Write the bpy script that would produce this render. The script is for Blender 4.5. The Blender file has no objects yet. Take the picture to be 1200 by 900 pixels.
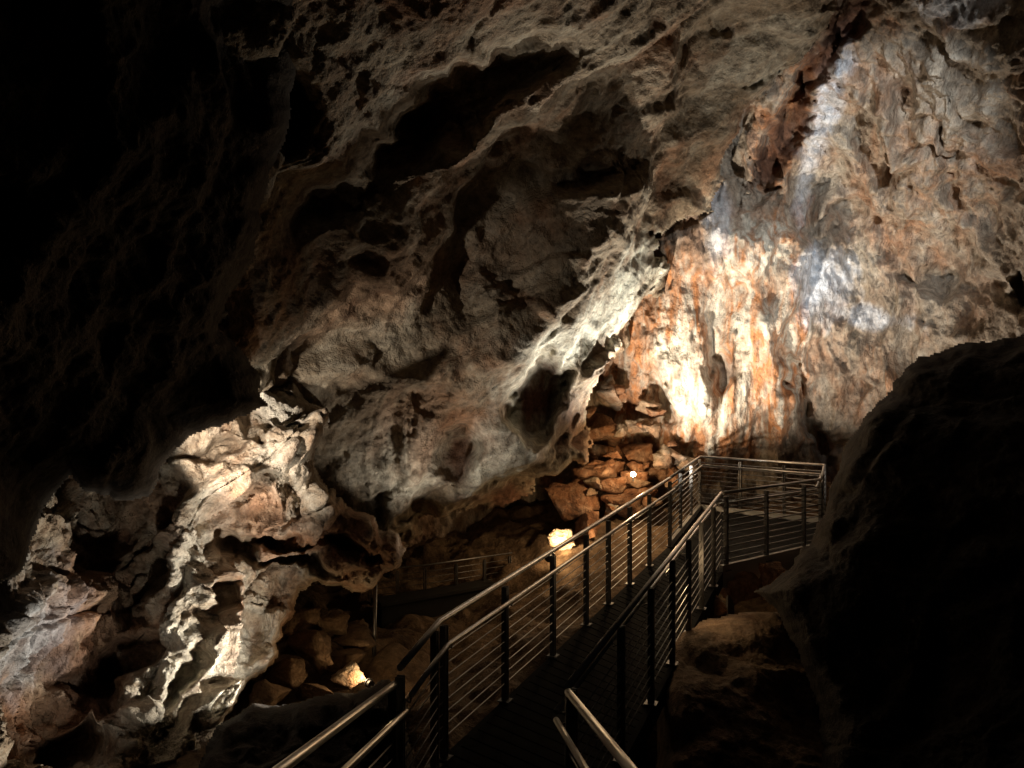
import bpy, bmesh, math, random
import numpy as np
from mathutils import Vector, Matrix
random.seed(5)
rng = np.random.RandomState(7)
S = bpy.context.scene
COL = S.collection
F = 906.0; CX = 600.0; CY = 450.0; H = 4.0
def P(px, py, d): return Vector(((px-CX)/F*d, d, H+(CY-py)/F*d))

# ------------------------------------------------------------------ tagging
def tag(o, label=None, cat=None, group=None, kind=None):
    if label: o['label'] = label
    if cat: o['category'] = cat
    if group: o['group'] = group
    if kind: o['kind'] = kind
    return o
def empty(name, loc, label, cat, group=None):
    o = bpy.data.objects.new(name, None); COL.objects.link(o)
    o.location = loc; o.empty_display_size = 0.2
    return tag(o, label, cat, group)

# ------------------------------------------------------------------ numpy noise
_p = rng.permutation(256); PERM = np.concatenate([_p, _p, _p])
GR = rng.normal(size=(256, 3)); GR /= np.linalg.norm(GR, axis=1)[:, None]
RN = rng.rand(256, 3)
def perlin(p):
    i = np.floor(p).astype(np.int64); f = p - i
    u = f*f*f*(f*(f*6-15)+10); i &= 255
    r = 0
    for dx in (0, 1):
        hx = PERM[i[:, 0]+dx]
        wx = u[:, 0] if dx else 1-u[:, 0]
        for dy in (0, 1):
            hy = PERM[hx+i[:, 1]+dy]
            wy = wx*(u[:, 1] if dy else 1-u[:, 1])
            for dz in (0, 1):
                g = GR[PERM[hy+i[:, 2]+dz]]
                w = wy*(u[:, 2] if dz else 1-u[:, 2])
                r = r + w*(g[:, 0]*(f[:, 0]-dx)+g[:, 1]*(f[:, 1]-dy)+g[:, 2]*(f[:, 2]-dz))
    return r*1.6
def fbm(p, o=4, g=0.5):
    r = 0; a = 1.0
    for k in range(o):
        r = r + a*perlin(p*(2.03**k)+k*13.7); a *= g
    return r
def ridged(p, o=4, g=0.5):
    r = 0; a = 1.0
    for k in range(o):
        r = r + a*(1-np.abs(perlin(p*(2.03**k)+k*7.3))*2); a *= g
    return r
def worley(p):
    i = np.floor(p).astype(np.int64); f = p-i
    d1 = np.full(len(p), 9.0); d2 = np.full(len(p), 9.0); cid = np.zeros(len(p), int); off = np.zeros((len(p), 3))
    for dx in (-1, 0, 1):
        for dy in (-1, 0, 1):
            for dz in (-1, 0, 1):
                h = PERM[PERM[PERM[(i[:, 0]+dx) & 255]+((i[:, 1]+dy) & 255)]+((i[:, 2]+dz) & 255)]
                q = RN[h]; v = f-q-np.array([dx, dy, dz])
                dd = np.einsum('ij,ij->i', v, v)
                c = dd < d1
                d2 = np.where(c, d1, np.minimum(d2, dd)); cid[c] = h[c]; off[c] = v[c]; d1 = np.where(c, dd, d1)
    return np.sqrt(d1), np.sqrt(d2), cid, off
def sstep(a, b, x):
    t = np.clip((x-a)/(b-a), 0, 1); return t*t*(3-2*t)
def facets(p, k=.3, crack=0.0):           # broken flat faces meeting in creases
    f1, f2, c, off = worley(p)
    e = sstep(0, k, f2-f1)
    h = (np.einsum('ij,ij->i', off, GR[c])*1.2+(RN[c, 0]-.5)*.5)*e
    if crack: h = h-crack*sstep(.07, .0, f2-f1)*(RN[c, 1] > .35)
    return h
def pits(p, thr=.5):
    f1, f2, c, off = worley(p)
    return -sstep(.52, .12, f1)*(RN[c, 2] > thr)
def warp(p, s, a):
    return p + a*np.stack([perlin(p*s+11.1), perlin(p*s+37.7), perlin(p*s+71.3)], 1)
def rotm(ax, deg): return np.array(Matrix.Rotation(math.radians(deg), 3, ax))
def ledges(s):                # slow rise, sharp undercut
    t = s-np.floor(s); return np.where(t < .78, t/.78, (1-t)/.22)
def st_rock(p):               # broken beds falling diagonally, ragged edges
    m = rotm('Y', 42); r = p @ m.T
    q = warp(p, 0.7, 0.4); w2 = warp(p, 1.8, .2)
    s = r[:, 2]*1.1+.7*fbm(p*.5+9.1, 2)+.15*fbm(p*1.5, 3)
    h = 0.40*fbm(p*0.4, 2) + .40*(ledges(s)-.5) + 0.55*facets(warp(r, .7, .4)*np.array([.5, .8, .95]), .25, .2) + .28*facets(w2*1.8, .25, .15)
    h += .20*pits(w2*1.25+4.4, .70) + .12*pits(w2*2.4, .6)
    h += 0.14*(ridged(warp(p, .9, .3)*np.array([1.7, 1.7, .8]), 4, .55)-1.0) + 0.09*fbm(p*3.4, 5, 0.64)
    return h
def st_layer(p):
    m = rotm('Y', 30) @ rotm('X', 12)
    r = p @ m.T; q = warp(r*np.array([0.38, 0.65, 1.1]), .5, .25)
    n = fbm(p*.3+9.1, 2)
    s = r[:, 2]*.55+.8*n+.14*fbm(p*1.2, 3); s2 = r[:, 2]*1.5+.9*fbm(p*.6+2.2, 2)+.1*fbm(p*2, 2)
    msk = sstep(-.35, .25, fbm(p*.4+50, 2)); m2 = sstep(-.1, .4, fbm(p*.7+80, 2))
    h = 0.50*fbm(p*0.3, 2) + .40*msk*(ledges(s)-.5) + .14*m2*(ledges(s2)-.5) + .80*facets(q*.55, .24, .05) + .24*facets(warp(p, 1.0, .15)*np.array([.8, 1.1, 1.25]), .24, .04)
    h += .05*(ridged(warp(r*np.array([.5, 1, 1.6]), .6, .4)*.9, 4, .55)-1) + 0.05*fbm(p*3.2, 5, 0.66)
    return h
def st_flow(p):
    q = warp(p, 0.6, 0.45)*np.array([1, 1, 0.42]); w2 = warp(p, 1.2, .25)
    h = 0.60*fbm(p*np.array([.4, .4, .3]), 3) + .90*facets(q*.7, .28) + .34*facets(w2*np.array([1.5, 1.5, .75]), .28)
    h += 0.20*(ridged(q*np.array([1.2, 1.2, .9]), 4, 0.58)-1.0) + 0.10*fbm(p*np.array([3.2, 3.2, 1.9]), 5, 0.68)
    return h
def st_soft(p):
    return .45*fbm(p*.5, 3)+.45*facets(warp(p, .6, .3)*.9)+.14*facets(warp(p, 1.2, .2)*2.2)+.07*fbm(p*3, 5, .64)
STY = dict(rock=st_rock, layer=st_layer, flow=st_flow, soft=st_soft)

# ------------------------------------------------------------------ mesh builders
def mesh_np(name, V, Q, mat, parent=None, tint=None, smooth=True):
    me = bpy.data.meshes.new(name)
    V = np.asarray(V, np.float32); Q = np.asarray(Q, np.int32)
    me.vertices.add(len(V)); me.vertices.foreach_set('co', V.ravel())
    me.loops.add(Q.size); me.loops.foreach_set('vertex_index', Q.ravel())
    me.polygons.add(len(Q)); me.polygons.foreach_set('loop_start', np.arange(0, Q.size, 4, dtype=np.int32))
    me.update(calc_edges=True); me.validate()
    me.polygons.foreach_set('use_smooth', np.full(len(me.polygons), smooth))
    if tint is not None:
        a = me.color_attributes.new('tint', 'FLOAT_COLOR', 'POINT')
        a.data.foreach_set('color', np.asarray(tint, np.float32).ravel())
    me.materials.append(mat)
    o = bpy.data.objects.new(name, me); COL.objects.link(o)
    if parent: o.parent = parent; o.matrix_parent_inverse = Matrix.Translation(-parent.location)
    return o
def rbf(ctrl, X, Y, c):
    C = np.array(ctrl, float); n = len(C)
    R = np.sqrt((C[:, None, 0]-C[None, :, 0])**2+(C[:, None, 1]-C[None, :, 1])**2+c*c)
    A = np.zeros((n+1, n+1)); A[:n, :n] = R; A[:n, n] = 1; A[n, :n] = 1
    w = np.linalg.solve(A, np.append(C[:, 2], 0))
    r = np.full(X.shape, w[n])
    for k in range(n): r = r + w[k]*np.sqrt((X-C[k, 0])**2+(Y-C[k, 1])**2+c*c)
    return r
def sdf(X, Y, poly):
    d = np.full(X.shape, 1e9); ins = np.zeros(X.shape, bool); n = len(poly)
    for k in range(n):
        ax, ay = poly[k]; bx, by = poly[(k+1) % n]
        ex, ey = bx-ax, by-ay; L = ex*ex+ey*ey+1e-9
        t = np.clip(((X-ax)*ex+(Y-ay)*ey)/L, 0, 1)
        d = np.minimum(d, np.hypot(X-ax-t*ex, Y-ay-t*ey))
        if by != ay:
            ins ^= ((ay > Y) != (by > Y)) & (X < (bx-ax)*(Y-ay)/(by-ay)+ax)
    return np.where(ins, d, -d)
def grid_normals(p):
    gu = np.gradient(p, axis=1); gv = np.gradient(p, axis=0)
    n = np.cross(gv, gu); n /= (np.linalg.norm(n, axis=2, keepdims=True)+1e-9)
    return n
CAM = np.array([0, 0, H])
def ell(X, Y, e):
    hx, hy, rx, ry, ang = e[:5]
    ca, sa = math.cos(math.radians(ang)), math.sin(math.radians(ang)); dx, dy = X-hx, Y-hy
    return np.sqrt(((dx*ca+dy*sa)/rx)**2+((-dx*sa+dy*ca)/ry)**2)
def rock_sheet(name, poly, ctrl, mat, step=2.0, curl=(25, 1.2), holes=(), blobs=(), style='rock', amp=1.0, edge=8, skirt=1.0, calm=(), drape=()):
    poly = np.array(poly, float)
    xs = np.arange(poly[:, 0].min()-12, poly[:, 0].max()+12, step); ys = np.arange(poly[:, 1].min()-12, poly[:, 1].max()+12, step)
    X, Y = np.meshgrid(xs, ys); sh = X.shape
    D = rbf(ctrl, X, Y, 40.0)
    def pt(D): return np.stack([(X-CX)/F*D, D, H+(CY-Y)/F*D], 2)
    base = pt(D); b = base.reshape(-1, 3)
    n = grid_normals(base); flip = np.sum(n*(base-CAM), 2) > 0; n[flip] *= -1
    vd = base-CAM; vd /= np.linalg.norm(vd, axis=2, keepdims=True)
    n = n-.8*vd; n /= np.linalg.norm(n, axis=2, keepdims=True)
    wx = fbm(b*1.1+3.3, 4, .6).reshape(sh); wy = fbm(b*1.1+31.9, 4, .6).reshape(sh)
    sd = sdf(X+edge*wx, Y+edge*wy, poly)
    t = np.clip(1-sd/curl[0], 0, 1)
    D = D + curl[1]*(1-np.sqrt(np.clip(1-t*t, 0, 1)))
    for e in holes:
        q = ell(X+wx*11, Y+wy*11, e)
        D = D + e[5]*sstep(1.0+e[6], 1.0-e[6], q)
    p = pt(D)
    h = STY[style](b).reshape(sh)*amp
    for e in calm: h = h*(1-(1-e[5])*sstep(1.25, .6, ell(X+wx*8, Y+wy*8, e)))
    if drape:
        wb = warp(b, .6, .3)
        fl = (.34*(1-2*np.abs(perlin(wb*np.array([.95, .95, .10])))-.4)+.10*(ridged(wb*np.array([2.4, 2.4, .24]), 3, .5)-.8)).reshape(sh)
        for e in drape: h = h+fl*e[5]*sstep(1.2, .5, ell(X+wx*10, Y+wy*10, e))
    h = h*(.35+.65*sstep(0, curl[0]*.8, sd))
    p = p + n*h[..., None]
    pf = p.reshape(-1, 3)
    tint = np.zeros((pf.shape[0], 4))
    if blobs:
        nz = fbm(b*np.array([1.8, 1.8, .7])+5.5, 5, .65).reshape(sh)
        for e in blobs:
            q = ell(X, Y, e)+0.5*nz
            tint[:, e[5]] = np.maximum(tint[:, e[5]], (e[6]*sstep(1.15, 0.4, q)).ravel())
    ok = sd > -1.0
    ny, nx = sh
    idx = np.arange(ny*nx).reshape(sh)
    fm = ok[:-1, :-1] & ok[1:, :-1] & ok[:-1, 1:] & ok[1:, 1:]
    Q = np.stack([idx[:-1, :-1][fm], idx[1:, :-1][fm], idx[1:, 1:][fm], idx[:-1, 1:][fm]], 1)
    used = np.unique(Q); mp = np.full(ny*nx, -1); mp[used] = np.arange(len(used))
    V = pf[used]; Q = mp[Q]; T = tint[used]
    if skirt > 0:
        E = np.concatenate([Q[:, [0, 1]], Q[:, [1, 2]], Q[:, [2, 3]], Q[:, [3, 0]]])
        key = np.sort(E, 1); key = key[:, 0].astype(np.int64)*len(V)+key[:, 1]
        u, inv, cnt = np.unique(key, return_inverse=True, return_counts=True)
        B = E[cnt[inv] == 1]
        bv = np.unique(B); m2 = np.full(len(V), -1); m2[bv] = np.arange(len(bv))+len(V)
        r = V[bv]-CAM; r /= np.linalg.norm(r, axis=1)[:, None]
        V2 = V[bv]+r*skirt
        Q2 = np.stack([B[:, 1], B[:, 0], m2[B[:, 0]], m2[B[:, 1]]], 1)
        V = np.concatenate([V, V2]); Q = np.concatenate([Q, Q2]); T = np.concatenate([T, T[bv]])
    return mesh_np(name, V, Q, mat, None, T)

class MB:
    def __init__(s): s.bm = bmesh.new()
    def box(s, c, dx, dy, dz, ux=Vector((1, 0, 0)), uy=None, uz=Vector((0, 0, 1))):
        ux = Vector(ux).normalized(); uz = Vector(uz).normalized()
        uy = uz.cross(ux).normalized() if uy is None else uy
        c = Vector(c); vs = []
        for k in (-1, 1):
            for j in (-1, 1):
                for i in (-1, 1):
                    vs.append(s.bm.verts.new(c+ux*(i*dx/2)+uy*(j*dy/2)+uz*(k*dz/2)))
        for f in ((0, 2, 3, 1), (4, 5, 7, 6), (0, 1, 5, 4), (2, 6, 7, 3), (0, 4, 6, 2), (1, 3, 7, 5)):
            s.bm.faces.new([vs[a] for a in f])
        return s
    def tube(s, pts, r, n=10):
        pts = [Vector(p) for p in pts]; rings = []
        for k, p in enumerate(pts):
            a = pts[max(k-1, 0)]; b = pts[min(k+1, len(pts)-1)]
            t = (b-a).normalized(); up = Vector((0, 0, 1)) if abs(t.z) < 0.95 else Vector((0, 1, 0))
            u = t.cross(up).normalized(); v = u.cross(t)
            rings.append([s.bm.verts.new(p+(u*math.cos(2*math.pi*i/n)+v*math.sin(2*math.pi*i/n))*r) for i in range(n)])
        for a, b in zip(rings, rings[1:]):
            for i in range(n): s.bm.faces.new([a[i], a[(i+1) % n], b[(i+1) % n], b[i]]).smooth = True
        s.bm.faces.new(rings[0][::-1]); s.bm.faces.new(rings[-1])
        return s
    def prism(s, poly, th):
        top = [s.bm.verts.new(Vector(p)) for p in poly]; bot = [s.bm.verts.new(Vector(p)-Vector((0, 0, th))) for p in poly]
        s.bm.faces.new(top); s.bm.faces.new(bot[::-1]); n = len(poly)
        for i in range(n): s.bm.faces.new([top[i], bot[i], bot[(i+1) % n], top[(i+1) % n]])
        return s
    def build(s, name, mat, parent=None, bevel=0):
        bmesh.ops.recalc_face_normals(s.bm, faces=s.bm.faces)
        if bevel: bmesh.ops.bevel(s.bm, geom=list(s.bm.edges), offset=bevel, segments=1, affect='EDGES')
        me = bpy.data.meshes.new(name); s.bm.to_mesh(me); s.bm.free(); me.materials.append(mat)
        o = bpy.data.objects.new(name, me); COL.objects.link(o)
        if parent: o.parent = parent; o.matrix_parent_inverse = Matrix.Translation(-parent.location)
        return o

# ------------------------------------------------------------------ materials
def rock_mat(name, dark, mid, light, white=(.66, .60, .50), orange=(.42, .17, .065), brown=(.13, .055, .03), cool=(.70, .73, .78), zs=1.0, bump=0.6, rough=.85, streak=0.0, rust=0.0):
    m = bpy.data.materials.new(name); m.use_nodes = True; nt = m.node_tree; N = nt.nodes; L = nt.links
    for n in list(N): N.remove(n)
    out = N.new('ShaderNodeOutputMaterial'); bs = N.new('ShaderNodeBsdfPrincipled'); L.new(bs.outputs[0], out.inputs[0])
    tc = N.new('ShaderNodeTexCoord')
    def mapping(sc):
        mp = N.new('ShaderNodeMapping'); mp.inputs['Scale'].default_value = sc; L.new(tc.outputs['Object'], mp.inputs[0]); return mp.outputs[0]
    m0 = mapping((1, 1, zs))
    def noise(sc, det=5, ro=.6, dis=0.0, vec=None):
        n = N.new('ShaderNodeTexNoise'); n.inputs['Scale'].default_value = sc; n.inputs['Detail'].default_value = det
        n.inputs['Roughness'].default_value = ro; n.inputs['Distortion'].default_value = dis; L.new(vec or m0, n.inputs['Vector']); return n
    a = noise(1.3, 5, .7, .8); r = N.new('ShaderNodeValToRGB'); L.new(a.outputs['Fac'], r.inputs[0])
    e = r.color_ramp.elements; e[0].position = .30; e[0].color = (*dark, 1); e[1].position = .68; e[1].color = (*light, 1)
    k = e.new(.46); k.color = (*mid, 1)
    b = noise(7, 3, .7)
    def mix(f, c1, c2, mode='MIX'):
        x = N.new('ShaderNodeMix'); x.data_type = 'RGBA'; x.blend_type = mode
        if isinstance(f, float): x.inputs['Factor'].default_value = f
        else: L.new(f, x.inputs['Factor'])
        for s, c in (('A', c1), ('B', c2)):
            i = [q for q in x.inputs if q.name == s and q.type == 'RGBA'][0]
            if isinstance(c, tuple): i.default_value = (*c, 1)
            else: L.new(c, i)
        return [q for q in x.outputs if q.type == 'RGBA'][0]
    def math_(op, a_, b_):
        x = N.new('ShaderNodeMath'); x.operation = op; x.use_clamp = True
        for i, v in enumerate((a_, b_)):
            if isinstance(v, (int, float)): x.inputs[i].default_value = v
            else: L.new(v, x.inputs[i])
        return x.outputs[0]
    def rng_(src, a0, a1, b0, b1):
        x = N.new('ShaderNodeMapRange'); L.new(src, x.inputs[0])
        for i, v in enumerate((a0, a1, b0, b1)): x.inputs[i+1].default_value = v
        return x.outputs[0]
    at = N.new('ShaderNodeAttribute'); at.attribute_name = 'tint'; sp = N.new('ShaderNodeSeparateColor'); L.new(at.outputs['Color'], sp.inputs[0])
    c = r.outputs[0]
    if rust:
        rn = noise(.6, 4, .65)
        c = mix(rng_(rn.outputs['Fac'], .50, .64, 0.0, rust), c, (.31, .135, .06))
    if streak:
        sn = noise(1.0, 4, .65, .8, mapping((2.6, 2.6, .26)))
        v1 = rng_(sn.outputs['Fac'], .43, .61, .05, .95); v2 = rng_(sn.outputs['Fac'], .44, .62, 1.0, .25)
    else:
        v1 = rng_(a.outputs['Fac'], .35, .6, .35, 1); v2 = v1
    c = mix(math_('MULTIPLY', sp.outputs[0], v2), c, white)
    c = mix(math_('MULTIPLY', sp.outputs[1], v1), c, orange)
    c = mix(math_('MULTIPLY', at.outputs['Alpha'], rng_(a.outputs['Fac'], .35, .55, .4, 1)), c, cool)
    c = mix(math_('MULTIPLY', sp.outputs[2], 1.0), c, brown)
    c = mix(1.0, c, rng_(b.outputs['Fac'], .3, .7, .5, 1.25), 'MULTIPLY')
    L.new(c, bs.inputs['Base Color']); bs.inputs['Roughness'].default_value = rough
    bs.inputs['Specular IOR Level'].default_value = .2
    n1 = noise(5, 5, .72); n2 = noise(24, 2, .7)
    B1 = N.new('ShaderNodeBump'); B1.inputs['Strength'].default_value = bump; B1.inputs['Distance'].default_value = .16; L.new(n1.outputs['Fac'], B1.inputs['Height'])
    B3 = N.new('ShaderNodeBump'); B3.inputs['Strength'].default_value = bump*.8; B3.inputs['Distance'].default_value = .03; L.new(n2.outputs['Fac'], B3.inputs['Height']); L.new(B1.outputs[0], B3.inputs['Normal'])
    L.new(B3.outputs[0], bs.inputs['Normal'])
    return m
M_wall = rock_mat('limestone_wall', (.17, .12, .085), (.32, .255, .19), (.45, .39, .315), zs=.6, streak=1, orange=(.48, .20, .075), white=(.74, .68, .56), bump=.85, rust=.5)
M_ceil = rock_mat('limestone_ceiling', (.13, .085, .053), (.27, .205, .135), (.40, .34, .25), white=(.76, .75, .63), bump=.75, rust=.5)
M_left = rock_mat('limestone_ledges', (.17, .10, .058), (.38, .29, .20), (.58, .52, .42), white=(.68, .62, .51), bump=.85, rust=.6)
M_dark = rock_mat('shaded_limestone', (.022, .016, .011), (.046, .035, .025), (.078, .062, .046))  # limestone with its lack of light put into the base colour
M_floor = rock_mat('cave_earth', (.06, .036, .02), (.12, .075, .042), (.19, .13, .078))
M_rock = rock_mat('broken_rock', (.13, .075, .042), (.24, .16, .10), (.36, .27, .18), rust=.4)
M_rub = rock_mat('red_rubble', (.12, .05, .025), (.27, .125, .06), (.42, .27, .17), bump=.9)
M_block = rock_mat('shade_black_rock', (.012, .009, .007), (.024, .018, .013), (.04, .031, .023))  # rock colour with the unlit corner's shade put in
def metal(name, col, rough, met=1.0, spec=.5):
    m = bpy.data.materials.new(name); m.use_nodes = True; nt = m.node_tree; bs = nt.nodes['Principled BSDF']
    bs.inputs['Base Color'].default_value = (*col, 1); bs.inputs['Metallic'].default_value = met; bs.inputs['Specular IOR Level'].default_value = spec
    n = nt.nodes.new('ShaderNodeTexNoise'); n.inputs['Scale'].default_value = 14; n.inputs['Detail'].default_value = 3
    tc = nt.nodes.new('ShaderNodeTexCoord'); nt.links.new(tc.outputs['Object'], n.inputs['Vector'])
    r = nt.nodes.new('ShaderNodeMapRange'); r.inputs[3].default_value = rough-.1; r.inputs[4].default_value = rough+.1
    nt.links.new(n.outputs['Fac'], r.inputs[0]); nt.links.new(r.outputs[0], bs.inputs['Roughness'])
    return m
M_steel = metal('brushed_steel', (.56, .545, .52), .33)
M_post = metal('dull_steel', (.16, .155, .15), .45)
M_cable = metal('wire_rope', (.38, .37, .36), .42)
M_deck = metal('dark_grating', (.008, .0075, .007), .88, 0, .08)
M_fascia = metal('galvanised_channel', (.36, .35, .33), .55, .3)
M_conc = metal('dark_concrete', (.015, .013, .011), .85, 0, .2)  # near-black concrete in one even colour
def emis(name, col, s):
    m = bpy.data.materials.new(name); m.use_nodes = True; bs = m.node_tree.nodes['Principled BSDF']
    bs.inputs['Emission Color'].default_value = (*col, 1); bs.inputs['Emission Strength'].default_value = s; return m
M_glow = emis('lit_lens', (1, .70, .30), 5)
M_house = metal('black_lamp_housing', (.03, .03, .03), .5, .3)

# ------------------------------------------------------------------ cave shell
def struct(o): o['kind'] = 'structure'; return o
# right and rear wall  (tint: 0 cream, 1 orange, 2 brown, 3 calcite white with cool light put into the colour)
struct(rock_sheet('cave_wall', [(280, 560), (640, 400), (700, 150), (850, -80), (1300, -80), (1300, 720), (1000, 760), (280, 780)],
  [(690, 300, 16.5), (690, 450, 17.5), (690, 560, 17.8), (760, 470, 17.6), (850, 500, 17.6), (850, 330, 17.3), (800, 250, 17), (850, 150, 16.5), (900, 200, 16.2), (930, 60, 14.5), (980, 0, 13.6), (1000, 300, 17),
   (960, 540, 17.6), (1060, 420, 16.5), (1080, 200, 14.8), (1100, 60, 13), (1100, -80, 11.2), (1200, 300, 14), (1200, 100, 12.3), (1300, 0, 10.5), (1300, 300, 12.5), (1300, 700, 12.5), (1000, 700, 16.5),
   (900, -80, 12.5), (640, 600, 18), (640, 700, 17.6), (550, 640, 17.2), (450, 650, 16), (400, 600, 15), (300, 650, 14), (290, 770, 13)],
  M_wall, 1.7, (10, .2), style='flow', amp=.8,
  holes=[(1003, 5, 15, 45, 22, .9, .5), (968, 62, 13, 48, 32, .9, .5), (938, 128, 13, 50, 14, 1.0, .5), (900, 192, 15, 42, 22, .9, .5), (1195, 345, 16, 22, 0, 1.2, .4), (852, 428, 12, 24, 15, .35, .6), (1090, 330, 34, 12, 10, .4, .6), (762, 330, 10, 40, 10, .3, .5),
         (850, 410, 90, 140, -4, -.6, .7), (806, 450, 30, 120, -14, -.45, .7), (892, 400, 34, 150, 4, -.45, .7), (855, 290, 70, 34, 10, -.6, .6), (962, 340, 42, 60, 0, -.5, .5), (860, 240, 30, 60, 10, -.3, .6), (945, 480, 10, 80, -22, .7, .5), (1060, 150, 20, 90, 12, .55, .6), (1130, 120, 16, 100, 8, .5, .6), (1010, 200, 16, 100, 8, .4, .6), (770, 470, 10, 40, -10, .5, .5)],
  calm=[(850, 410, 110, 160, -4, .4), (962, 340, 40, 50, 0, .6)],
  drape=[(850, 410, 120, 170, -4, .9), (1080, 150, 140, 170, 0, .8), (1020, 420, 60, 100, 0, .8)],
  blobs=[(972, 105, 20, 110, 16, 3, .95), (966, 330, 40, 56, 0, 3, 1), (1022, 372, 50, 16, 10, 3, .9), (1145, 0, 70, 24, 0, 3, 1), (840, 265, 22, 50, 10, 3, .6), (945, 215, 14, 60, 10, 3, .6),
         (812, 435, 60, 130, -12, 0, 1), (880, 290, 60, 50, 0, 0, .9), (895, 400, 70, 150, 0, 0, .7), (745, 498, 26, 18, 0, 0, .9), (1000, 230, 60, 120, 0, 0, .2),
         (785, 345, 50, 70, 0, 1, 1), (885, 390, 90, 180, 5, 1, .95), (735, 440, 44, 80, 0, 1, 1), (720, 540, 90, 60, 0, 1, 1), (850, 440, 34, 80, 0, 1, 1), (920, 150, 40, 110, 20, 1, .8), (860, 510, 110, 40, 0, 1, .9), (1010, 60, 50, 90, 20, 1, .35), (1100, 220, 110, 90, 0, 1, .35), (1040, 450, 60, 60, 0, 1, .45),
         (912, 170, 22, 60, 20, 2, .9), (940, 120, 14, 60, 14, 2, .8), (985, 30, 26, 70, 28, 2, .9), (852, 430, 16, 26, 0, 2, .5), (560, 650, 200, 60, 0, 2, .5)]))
# overhanging ceiling
struct(rock_sheet('cave_ceiling', [(150, -80), (1030, -80), (983, 0), (942, 68), (895, 98), (860, 165), (838, 236), (806, 266), (778, 276), (776, 330), (752, 366), (742, 396), (708, 424), (692, 462), (686, 500), (694, 540), (655, 562), (600, 598), (545, 595), (515, 607), (480, 640), (440, 650), (300, 640), (250, 430)],
  [(150, -80, 5.5), (400, -60, 6.2), (400, 60, 7.2), (600, -60, 7), (600, 100, 9.2), (800, -60, 8.8), (800, 80, 11.2), (983, -60, 10.5), (983, 0, 11.6), (900, 60, 12.2), (860, 150, 13.4), (834, 240, 14.4), (774, 330, 15.2), (746, 385, 15.5), (692, 470, 14.0), (690, 540, 14.0),
   (768, 258, 13.2), (720, 308, 12.5), (658, 370, 12.0), (605, 415, 11.9), (565, 495, 12.2), (548, 575, 12.8), (684, 420, 13.6), (600, 300, 12.1), (600, 200, 11.2), (760, 180, 12.4), (600, 540, 12.6), (650, 545, 13.0), (600, 590, 13.6), (500, 450, 12), (500, 330, 11.3), (430, 560, 12.0), (430, 640, 12.6), (400, 430, 11), (400, 250, 9.4), (300, 400, 9), (280, 200, 7), (300, 620, 11.5)],
  M_ceil, 1.7, (26, 1.0), style='layer', amp=.85, edge=13,
  holes=[(630, 464, 28, 48, 8, 1.6, .28), (664, 500, 24, 42, 12, .5, .45), (538, 530, 22, 36, 15, .6, .5), (560, 108, 105, 22, -24, 1.0, .65), (455, 172, 60, 20, -42, .9, .65), (388, 245, 46, 16, -35, .7, .65), (705, 208, 44, 14, -12, .6, .6), (320, 130, 40, 50, 10, 1, .5),
         (590, 588, 40, 12, -8, .6, .5), (490, 600, 20, 12, 0, .6, .5), (440, 590, 14, 20, 0, .5, .5)],
  calm=[(712, 355, 130, 28, -42, .5), (590, 500, 40, 80, 12, .6), (634, 470, 50, 66, 8, .4)],
  drape=[(465, 530, 100, 90, 0, .9), (590, 520, 40, 80, 12, .5)],
  blobs=[(708, 368, 140, 26, -43, 0, 1), (580, 525, 40, 75, 22, 0, .7), (630, 408, 56, 26, -20, 0, 1), (620, 450, 56, 60, 8, 0, .8), (770, 305, 40, 34, -50, 0, 1), (900, 70, 90, 40, -40, 0, .4), (666, 500, 26, 48, 8, 2, .7), (628, 466, 25, 44, 8, 2, 1), (536, 530, 22, 34, 15, 2, .8), (595, 588, 60, 18, 0, 2, .9), (440, 330, 120, 60, -30, 1, .35), (620, 280, 120, 50, -30, 2, .25), (500, 480, 80, 60, 0, 1, .4), (470, 540, 80, 70, 0, 0, .35)]))  # hollow browned and rim whitened, putting shade and light into their colour
# left foreground wall
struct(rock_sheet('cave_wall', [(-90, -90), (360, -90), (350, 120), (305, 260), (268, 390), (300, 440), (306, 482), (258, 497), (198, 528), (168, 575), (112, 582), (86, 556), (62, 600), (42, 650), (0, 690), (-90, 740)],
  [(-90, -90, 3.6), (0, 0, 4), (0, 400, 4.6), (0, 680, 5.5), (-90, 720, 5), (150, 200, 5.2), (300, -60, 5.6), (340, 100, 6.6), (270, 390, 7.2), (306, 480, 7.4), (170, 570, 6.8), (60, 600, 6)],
  M_dark, 2.2, (30, .8), style='soft', amp=.7, edge=14, skirt=.6))
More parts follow.
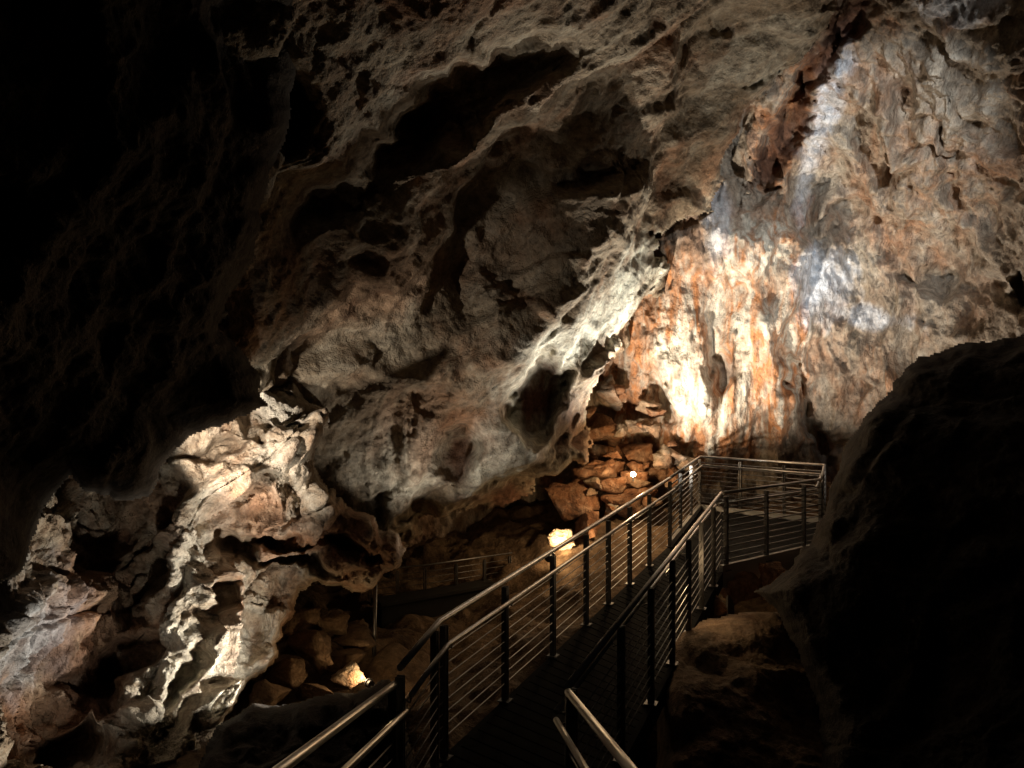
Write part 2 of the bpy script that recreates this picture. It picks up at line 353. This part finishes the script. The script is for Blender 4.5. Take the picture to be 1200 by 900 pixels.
# left ledges
struct(rock_sheet('cave_wall', [(-90, 560), (60, 520), (150, 470), (230, 430), (285, 425), (320, 438), (352, 446), (376, 490), (378, 578), (440, 598), (474, 640), (462, 668), (430, 690), (372, 684), (334, 722), (322, 770), (292, 800), (262, 850), (225, 920), (220, 980), (-90, 980)],
  [(-90, 560, 8), (60, 540, 8.8), (200, 480, 9.6), (330, 440, 10.8), (340, 490, 9.8), (376, 560, 9.9), (300, 560, 9.3), (235, 570, 9.0), (225, 650, 8.7), (205, 740, 8.4), (170, 820, 8.0), (130, 890, 7.5), (150, 630, 9.5), (130, 700, 9.2), (100, 800, 8.3), (270, 640, 9.6), (270, 710, 9.5), (295, 760, 9.6), (330, 620, 9.6), (330, 660, 10.2), (440, 610, 10.6), (460, 660, 11.2), (380, 640, 10.1),
   (320, 740, 9.9), (250, 800, 9.0), (270, 830, 9.0), (60, 700, 7.7), (30, 740, 7.2), (0, 700, 7.0), (0, 800, 6.9), (80, 870, 7.5), (0, 920, 6.0), (200, 900, 8.0), (225, 960, 7.6), (-90, 800, 6), (100, 960, 6.6)],
  M_left, 1.5, (18, .9), style='rock', amp=.78, edge=14,
  holes=[(330, 628, 36, 9, 5, .8, .4), (285, 640, 22, 14, 0, .8, .4), (350, 665, 50, 8, 8, .7, .4), (140, 775, 44, 16, -50, .8, .5), (250, 525, 40, 8, -20, .5, .5), (80, 880, 40, 18, 0, .7, .5), (410, 640, 30, 8, 10, .5, .5), (250, 700, 8, 30, 15, .5, .5), (215, 790, 8, 40, 25, .5, .5), (300, 500, 55, 6, 8, .4, .5), (310, 460, 40, 5, 10, .3, .5), (165, 680, 14, 60, 20, .6, .5)],
  drape=[(230, 790, 110, 110, 0, 1.1)],
  blobs=[(330, 470, 50, 40, 0, 0, .9), (320, 540, 50, 30, 0, 0, .4), (225, 640, 40, 110, 15, 0, 1), (230, 780, 110, 70, -50, 0, .8), (170, 860, 70, 70, 0, 0, .7), (20, 740, 60, 80, 30, 3, .6), (380, 620, 70, 30, 0, 1, .4), (120, 660, 50, 60, 0, 2, .6), (100, 800, 40, 60, -30, 2, .7), (420, 640, 60, 40, 0, 2, .5), (180, 600, 60, 60, 0, 1, .5), (290, 600, 60, 40, 0, 1, .5), (120, 720, 60, 80, 0, 1, .6), (60, 850, 80, 50, 0, 1, .6)]))
# floor
def floor():
    xs = np.arange(-9, 11, .06); ys = np.arange(-2, 19.5, .06)
    X, Y = np.meshgrid(xs, ys)
    c = [(0, -2, .2), (-6, 0, .2), (6, 0, 1.2), (0, 4, .3), (-3, 5, .1), (-3, 7, .3), (-1.6, 7, .35), (-.2, 8.5, .62), (.6, 10, .75), (1.2, 8.6, .35), (-2, 10, -.4), (-2.2, 12, -.2), (-.5, 12, -.3), (0, 14, .1), (1.2, 15, .9), (2, 16.4, 1.15), (3.5, 17, 1.25), (6, 17, 1.2), (4, 13, .2), (3.2, 10.5, .3), (2.2, 7.5, .3), (5, 8, .4), (9, 9, .5), (10, 18, 1.4), (-8, 18, .5), (-6, 10, .0), (0, 19, 1.2)]
    Z = rbf(c, X, Y, .8)
    p = np.stack([X, Y, Z], 2); b = p.reshape(-1, 3)
    h = (st_soft(b*1.5)*.4).reshape(X.shape); p[..., 2] += h
    ny, nx = X.shape; idx = np.arange(ny*nx).reshape(X.shape)
    Q = np.stack([idx[:-1, :-1].ravel(), idx[:-1, 1:].ravel(), idx[1:, 1:].ravel(), idx[1:, :-1].ravel()], 1)
    struct(mesh_np('cave_floor', p.reshape(-1, 3), Q, M_floor, None, np.zeros((ny*nx, 4))))
floor()

# ------------------------------------------------------------------ boulders
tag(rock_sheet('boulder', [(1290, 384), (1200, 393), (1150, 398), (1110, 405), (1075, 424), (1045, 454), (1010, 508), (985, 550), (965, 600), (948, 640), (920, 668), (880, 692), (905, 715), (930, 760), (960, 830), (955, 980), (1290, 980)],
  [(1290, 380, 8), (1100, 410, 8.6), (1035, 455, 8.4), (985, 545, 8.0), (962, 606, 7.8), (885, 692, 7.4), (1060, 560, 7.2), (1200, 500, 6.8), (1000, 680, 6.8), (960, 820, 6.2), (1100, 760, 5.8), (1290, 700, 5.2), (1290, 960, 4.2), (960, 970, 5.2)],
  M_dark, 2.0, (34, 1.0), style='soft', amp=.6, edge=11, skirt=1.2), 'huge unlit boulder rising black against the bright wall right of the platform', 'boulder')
tag(rock_sheet('boulder', [(786, 745), (820, 722), (870, 715), (925, 720), (965, 760), (990, 800), (1000, 980), (760, 980), (770, 850)],
  [(786, 745, 7.8), (870, 718, 8.3), (960, 765, 8), (800, 800, 7.2), (880, 800, 7.3), (960, 850, 7), (780, 960, 6.2), (900, 960, 6), (990, 960, 6)],
  M_rock, 2.0, (30, 1.0), style='soft', amp=.6, edge=6, skirt=1.0), 'low dim brown boulder beside the right ramp railing, below the platform', 'boulder')
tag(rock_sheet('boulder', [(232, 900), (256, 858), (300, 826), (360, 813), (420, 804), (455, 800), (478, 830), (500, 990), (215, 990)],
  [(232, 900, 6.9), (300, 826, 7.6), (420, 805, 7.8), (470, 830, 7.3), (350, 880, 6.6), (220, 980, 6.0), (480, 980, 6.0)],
  M_block, 2.0, (24, .8), style='rock', amp=.4, edge=9, skirt=.5), 'added black foreground rock between the bright left ledges and the nearest left railing', 'boulder')  # rock added over lit floor to keep this corner dark

def boulder(loc, size, seed, label, group, mat=None, cuts=5, sq=(1, 1, 1), rz=0):
    bm = bmesh.new(); r = np.random.RandomState(seed)
    for k in range(11):
        q = r.normal(size=3); q /= np.linalg.norm(q); q *= r.uniform(.6, 1.25)
        bm.verts.new(q*np.array(sq))
    res = bmesh.ops.convex_hull(bm, input=bm.verts)
    bmesh.ops.delete(bm, geom=[v for v in bm.verts if not v.link_faces], context='VERTS')
    bmesh.ops.subdivide_edges(bm, edges=bm.edges[:], cuts=cuts, use_grid_fill=True)
    bmesh.ops.triangulate(bm, faces=bm.faces[:])
    v = np.array([w.co[:] for w in bm.verts])
    nn = v/np.linalg.norm(v, axis=1)[:, None]
    v = v+nn*(.12*fbm(v*1.9+seed*3.1, 5, .68)+.12*facets(v*1.9+seed))[:, None]
    c, s = math.cos(rz), math.sin(rz); v = v@np.array([[c, s, 0], [-s, c, 0], [0, 0, 1]])
    for w, q in zip(bm.verts, v): w.co = q*size
    for f in bm.faces: f.smooth = True
    bmesh.ops.recalc_face_normals(bm, faces=bm.faces)
    me = bpy.data.meshes.new('rock'); bm.to_mesh(me); bm.free(); me.materials.append(mat or M_rock)
    a = me.color_attributes.new('tint', 'FLOAT_COLOR', 'POINT'); a.data.foreach_set('color', np.zeros(len(v)*4, np.float32))
    o = bpy.data.objects.new('rock', me); COL.objects.link(o); o.location = loc
    return tag(o, label, 'rock', group)
g = 'rocks heaped at the foot of the lit wall'
for k, (px, py, d, sz, lb, mt) in enumerate([
  (742, 500, 16.9, .36, 'pale angular rock on the heap left of the flowstone wall', M_left),
  (712, 462, 17.3, .5, 'pale rock wedged high in the orange recess', M_left),
  (704, 508, 17.1, .6, 'orange brown rock at left side of the recess beside the overhang lip', M_rub),
  (772, 540, 17.0, .55, 'orange rock behind the end of the left ramp railing', M_rub),
  (738, 530, 17.0, .5, 'rust coloured rock directly above the small bright lamp', M_rub),
  (704, 556, 16.6, .6, 'brown rock low in the recess, left of the small bright lamp', M_rub),
  (738, 588, 16.2, .6, 'brown rock below the small bright lamp, behind the railing', M_rub),
  (805, 520, 17.3, .5, 'orange rock against the wall at the back corner of the platform', M_rub),
  (672, 592, 16.0, .6, 'dark brown rock under the overhang lip above the round lamp', M_rub),
  (694, 622, 15.3, .4, 'brown rock right of the round lamp below the overhang', M_rub),
  (662, 633, 14.75, .27, 'rock glowing yellow from the lamp beside it behind the left ramp railing', M_left)]):
    boulder(P(px, py, d), sz, 20+k, lb, g, mt, cuts=7, sq=(1.3, .9, .9), rz=k*1.3)
rr = random.Random(3)
for k in range(34):
    px = rr.uniform(690, 800); py = rr.uniform(455, 600) if px < 770 else rr.uniform(515, 570)
    boulder(P(px, py, 16.85-(py-470)/130*1.0), rr.uniform(.09, .28), 200+k, 'small reddish broken rock in the rubble around the small bright lamp', 'small reddish rubble', (M_rub, M_rub, M_rock, M_left)[k % 4], cuts=3, sq=(1.4, .9, .8), rz=k*2.1)
g = 'rocks heaped in the hollow below the left ledges'
for k, (px, py, d, sz, lb) in enumerate([
  (345, 735, 11.2, .38, 'upper left rock of the dim heap below the ledges'),
  (385, 730, 11.5, .40, 'topmost rock of the dim heap below the ledges'),
  (415, 745, 11.6, .37, 'upper right rock of the dim heap near the thin pole'),
  (362, 768, 10.9, .36, 'middle rock of the dim heap below the ledges'),
  (398, 772, 11.0, .32, 'squarish rock in the heap just above the yellow lit rock'),
  (335, 790, 10.5, .38, 'lowest left rock of the dim heap below the ledges'),
  (412, 792, 10.6, .25, 'small yellow lit rock at the right foot of the dim heap'),
  (372, 800, 10.4, .32, 'lowest middle rock of the dim heap below the ledges'),
  (310, 815, 9.9, .34, 'dark rock where the bright ledge ends above the floor')]):
    boulder(P(px, py, d), sz, 60+k, lb, g, M_left if k == 6 else M_floor, sq=(1.2, .9, .85), rz=k*.9)
g = 'rocks lying under the platform'
for k, (px, py, d, sz, lb) in enumerate([
  (866, 690, 11.0, .36, 'orange lit rock under the near corner of the platform'),
  (905, 680, 11.2, .34, 'brown rock under the platform beside the big dark boulder'),
  (838, 715, 10.2, .32, 'small brown rock between ramp and low boulder')]):
    boulder(P(px, py, d), sz, 90+k, lb, g, M_rub, sq=(1.1, .9, .85), rz=k*.9)

# ------------------------------------------------------------------ walkway
K = Vector((-.752, 4.94, 2.12)); AL = Vector((-.563, 6.0, 2.16)); BL = Vector((2.53, 12.4, 2.49))
AR = Vector((.348, 4.85, 2.10)); BR = Vector((2.93, 10.83, 2.47)); C_ = Vector((4.95, 12.4, 2.47)); D_ = Vector((5.9, 14.6, 2.47)); E_ = Vector((3.96, 16.3, 2.47))
NL = Vector((-1.06, 1.2, 2.88)); NR = Vector((.577, 1.2, 2.92))
RH = 1.1
def at_px(a, b, px):
    k = (px-CX)/F; t = (k*a.y-a.x)/((b.x-a.x)-k*(b.y-a.y)); return a.lerp(b, t)
def railing(label, pts, posts, cables=8, inner=None, group='steel cable railings of the near walkway', rad=.024, cr=.005, gap=None, mat=None):
    base = pts[0]-Vector((0, 0, RH))
    root = empty('railing', base, label, 'railing', group)
    MB().tube(pts, rad, 12).build('top_rail', mat or M_steel, root)
    n = len(pts)
    def offs(h, off):
        out = []
        for i, p in enumerate(pts):
            a = pts[max(i-1, 0)]; b = pts[min(i+1, n-1)]; t = (b-a); t.z = 0; t.normalize()
            s = Vector((t.y, -t.x, 0))*off
            out.append(p+s-Vector((0, 0, h)))
        return out
    if inner: MB().tube(offs(.17, inner), .019, 10).build('handrail', M_steel, root)
    for c in range(cables):
        hh = .12+c*gap if gap else (.27+c*.095 if inner else .12+c*.11)
        MB().tube(offs(hh, 0), cr, 6).build('cable', mat or M_cable, root)
    for (p, t) in posts:
        t = Vector((t.x, t.y, 0)).normalized()
        m = MB(); b = p-Vector((0, 0, RH))
        for s in (-1, 1):
            m.box(b+Vector((0, 0, RH/2-.03))+t*(s*.017), .011, .055, RH-.05, ux=t)
        m.box(b+Vector((0, 0, .008)), .11, .11, .012, ux=t)
        pr = m.build('post', M_post, root)
        if inner:
            s_ = Vector((t.y, -t.x, 0))*inner; q = p-Vector((0, 0, .19))
            MB().tube([q, q+s_*.9-Vector((0, 0, .03)), q+s_+Vector((0, 0, .01))], .007, 6).build('bracket', M_post, pr)
    return root
tN = (K-NL); tR = (AR-NR)
railing('nearest left railing sloping up toward the viewer from the corner post', [NL, K+Vector((0, 0, -.04))], [(NL.lerp(K, .52), tN), (NL.lerp(K, .99), tN)], inner=.075)
tl = BL-AL
railing('long left railing running up the ramp to the platform', [K+Vector((.03, .05, .05)), AL, BL], [(K+Vector((.03, .05, .05)), AL-K), (AL-tl.normalized()*.07, tl), (AL+tl.normalized()*.07, tl)]+[(at_px(AL, BL, x), tl) for x in (592, 648, 687, 713, 738, 761, 785)], inner=.075)
railing('nearest right railing sloping down out of the bottom edge', [NR, AR+Vector((0, -.06, -.01))], [(NR.lerp(AR, .5), tR), (NR.lerp(AR, .97), tR)], inner=-.075)
tr = BR-AR
railing('long right railing running up the ramp to the platform corner', [AR, BR], [(AR.lerp(BR, .015), tr)]+[(at_px(AR, BR, x), tr) for x in (728, 763, 788, 807, 822, 836)], inner=-.075)
tf = C_-BR
railing('front railing of the platform before the big dark boulder', [BR+tf.normalized()*.04, C_], [(at_px(BR, C_, x), tf) for x in (851, 898, 942)]+[(C_, tf)], cables=10, cr=.011, gap=.092, inner=-.075)
railing('back railing of the platform in front of the flowstone wall', [BL+Vector((.02, .05, 0)), E_, D_, C_+Vector((.03, .05, 0))], [(BL.lerp(E_, .3), E_-BL), (BL.lerp(E_, .65), E_-BL), (E_, D_-E_), (E_.lerp(D_, .35), D_-E_), (E_.lerp(D_, .7), D_-E_), (D_, C_-D_), (D_.lerp(C_, .5), C_-D_)], cables=10, cr=.011, gap=.092, inner=.075)
dz = Vector((0, 0, RH))
def ramp(label, a0, a1, b0, b1, n):
    root = empty('walkway', (a0+a1)/2-dz, label, 'walkway')
    m = MB()
    for i in range(n):
        t0 = (i+.06)/n; t1 = (i+.94)/n
        q = [a0.lerp(b0, t0), a1.lerp(b1, t0), a1.lerp(b1, t1), a0.lerp(b0, t1)]
        m.prism([v-dz for v in q], .03)
    m.build('deck', M_deck, root)
    for (s, e) in ((a0, b0), (a1, b1)):
        t = (e-s); L = t.length; t.normalize(); uz = Vector((0, 0, 1)); uz = (uz-t*uz.dot(t)).normalized()
        MB().box((s+e)/2-dz-Vector((0, 0, .10)), L, .05, .2, ux=t, uz=uz).build('side_channel', M_deck, root)
    for t in (.25, .75):
        for (s, e) in ((a0, b0), (a1, b1)):
            q = s.lerp(e, t)-dz-Vector((0, 0, .2)); MB().box(q-Vector((0, 0, .6)), .08, .08, 1.2).build('leg', M_deck, root)
    return root
ramp('dark slatted ramp under the viewer sloping down to the corner', NL, NR, K, AR, 26)
ramp('dark slatted ramp climbing between the two long railings', AL, AR.lerp(BR, .06), BL, BR, 48)
root = empty('walkway', K-dz, 'small dark corner landing where the two ramps meet', 'walkway')
MB().prism([v-dz-Vector((0, 0, .006)) for v in (K, AR, AR.lerp(BR, .06), AL)], .04).build('deck', M_deck, root)
root = empty('platform', BR-dz, 'raised viewing platform with grey edge beam at the end of the ramp', 'platform')
pl = [BL, BR, C_, D_, E_]
MB().prism([v-dz-Vector((0, 0, .005)) for v in pl], .05).build('deck', M_deck, root)
for a, b in zip(pl[1:], pl[2:]+pl[:1]):
    t = b-a; L = t.length; t.normalize()
    MB().box((a+b)/2-dz-Vector((0, 0, .07)), L, .06, .32, ux=t).build('edge_beam', M_fascia, root)
for a in (BR.lerp(C_, .08), BR.lerp(C_, .9), E_, BL.lerp(E_, .1)):
    MB().box(a-dz-Vector((0, 0, .95)), .09, .09, 1.4).build('leg', M_post, root)

# far lower walkway
fz = P(480, 662, 14).z
A = P(430, 664, 13.6); B = P(500, 660, 14); C2 = P(600, 668, 15)
A.z = B.z = C2.z = fz
RHs = RH; RH = .95
railing('faint far railing below the overhang beyond the dark wall', [A, B, C2], [(A.lerp(B, t), B-A) for t in (.05, .5, .97)]+[(B.lerp(C2, t), C2-B) for t in (.33, .66, .97)], cables=4, group='far railing', rad=.015, mat=M_post)
RH = RHs
root = empty('retaining_wall', P(500, 800, 12.5), 'dark concrete retaining wall under the far railing', 'wall')
a = P(442, 700, 13.3); b = P(575, 694, 14.6); t = b-a; t.z = 0
MB().box((a+b)/2-Vector((0, 0, .75)), t.length, .3, 1.5, ux=t).build('wall_face', M_conc, root, .02)
MB().box((a+b)/2+Vector((0, 0, .04)), t.length+.06, .4, .08, ux=t).build('coping', M_conc, root, .01)
p0 = P(437, 800, 11.8); p1 = P(440, 682, 11.8)
root = empty('pole', p0, 'thin steel pole standing left of the dark retaining wall', 'pole')
MB().tube([p0-Vector((0, 0, .3)), p1], .03, 10).build('shaft', M_post, root)
MB().tube([p1, p1+Vector((0, 0, .03))], .045, 10).build('cap', M_post, root)

# ------------------------------------------------------------------ lamps and added lights
def lamp(loc, aim, label, r=.09):
    root = empty('cave_lamp', loc-Vector((0, 0, r*1.6)), label, 'lamp', 'cave floodlights')
    ax = (Vector(aim)-loc).normalized()
    MB().tube([loc-ax*r*1.6, loc-ax*r*.2], r*.75, 14).tube([loc-ax*r*.3, loc], r, 16).build('housing', M_house, root)
    MB().tube([loc+ax*.002, loc+ax*.012], r*.88, 16).build('lens', M_glow, root)
    MB().box(loc-Vector((0, 0, r*1.5)), r*.3, r*.9, r*1.4).build('bracket', M_house, root)
    return loc+ax*(.05)
def spot(loc, aim, power, col, ang=90, blend=.6, size=.12):
    l = bpy.data.lights.new('cave_light', 'SPOT'); l.energy = power; l.color = col; l.spot_size = math.radians(ang); l.spot_blend = blend; l.shadow_soft_size = size
    o = bpy.data.objects.new('cave_light', l); COL.objects.link(o); o.location = loc
    o.rotation_euler = (Vector(aim)-Vector(loc)).to_track_quat('-Z', 'Y').to_euler(); return o
def point(loc, power, col, size=.1):
    l = bpy.data.lights.new('cave_light', 'POINT'); l.energy = power; l.color = col; l.shadow_soft_size = size
    o = bpy.data.objects.new('cave_light', l); COL.objects.link(o); o.location = loc; return o
WARM = (1, .68, .36); NEU = (1, .90, .78); COOL = (.88, .95, 1); GOLD = (1, .90, .76); CREAM = (1, .95, .84)
q = lamp(P(646, 650, 14.3), P(662, 628, 14.75), 'round warm lamp glowing below the overhang behind the left railing', .09)
point(q+Vector((0, -.05, .12)), 26, WARM, .08)
spot(q+Vector((0, -.12, .1)), P(662, 632, 14.75), 200, WARM, 75, .7, .05)
q = lamp(P(742, 556, 15.3), P(730, 480, 12), 'small bright lamp among the orange rocks at the foot of the wall', .06)
point(q+Vector((0, -.05, .12)), 90, WARM, .06)
spot(P(706, 612, 13.2), P(885, 310, 17.2), 3700, GOLD, 70, .9, .08)
spot(Vector((6.7, 14.2, 1.2)), P(1030, 210, 15), 880, NEU, 120, .9)
spot(P(1190, 20, 9.5), P(980, 230, 15.5), 1150, COOL, 64, .8)
spot(P(790, 540, 15.6), P(690, 375, 13.8), 1900, CREAM, 62, .9, .08)
spot(P(720, 640, 12.6), P(680, 350, 12.2), 560, NEU, 76, 1.0)
spot(P(560, 710, 11.0), P(490, 490, 11.8), 190, NEU, 84, 1.0)  # fill added below the overhang, standing in for its low lamps
# left lamps and an added far-left light
spot(P(215, 560, 8.0), P(330, 490, 9.9), 330, NEU, 85, .6, .06)
spot(P(362, 818, 8.2), P(195, 690, 8.8), 430, CREAM, 115, .8, .06)
spot(P(130, 985, 5.8), P(40, 720, 7.3), 110, CREAM, 80, .9)  # light added to brighten the far-left grey rock
q = lamp(P(432, 800, 10.3), P(400, 780, 11), 'small low lamp lighting the rock heap beside the thin pole', .06)
point(q+Vector((-.05, -.05, .1)), 16, WARM, .06)
point(P(880, 672, 11.6), 12, WARM, .06)
point(P(806, 680, 8.7), 8, WARM, .06)  # light added to lift the dim low boulder, no fixture

# ------------------------------------------------------------------ world, camera
w = bpy.data.worlds.new('World'); S.world = w; w.use_nodes = True
w.node_tree.nodes['Background'].inputs[0].default_value = (.5, .5, .55, 1); w.node_tree.nodes['Background'].inputs[1].default_value = .002
cd = bpy.data.cameras.new('camera'); cam = bpy.data.objects.new('camera', cd); COL.objects.link(cam)
cam.location = (0, 0, H); cam.rotation_euler = (math.radians(90), 0, 0); cd.sensor_width = 36; cd.lens = 36*F/1200; cd.clip_start = .05; cd.clip_end = 200
S.camera = cam
S.view_settings.view_transform = 'Standard'; S.view_settings.look = 'None'; S.view_settings.exposure = 0
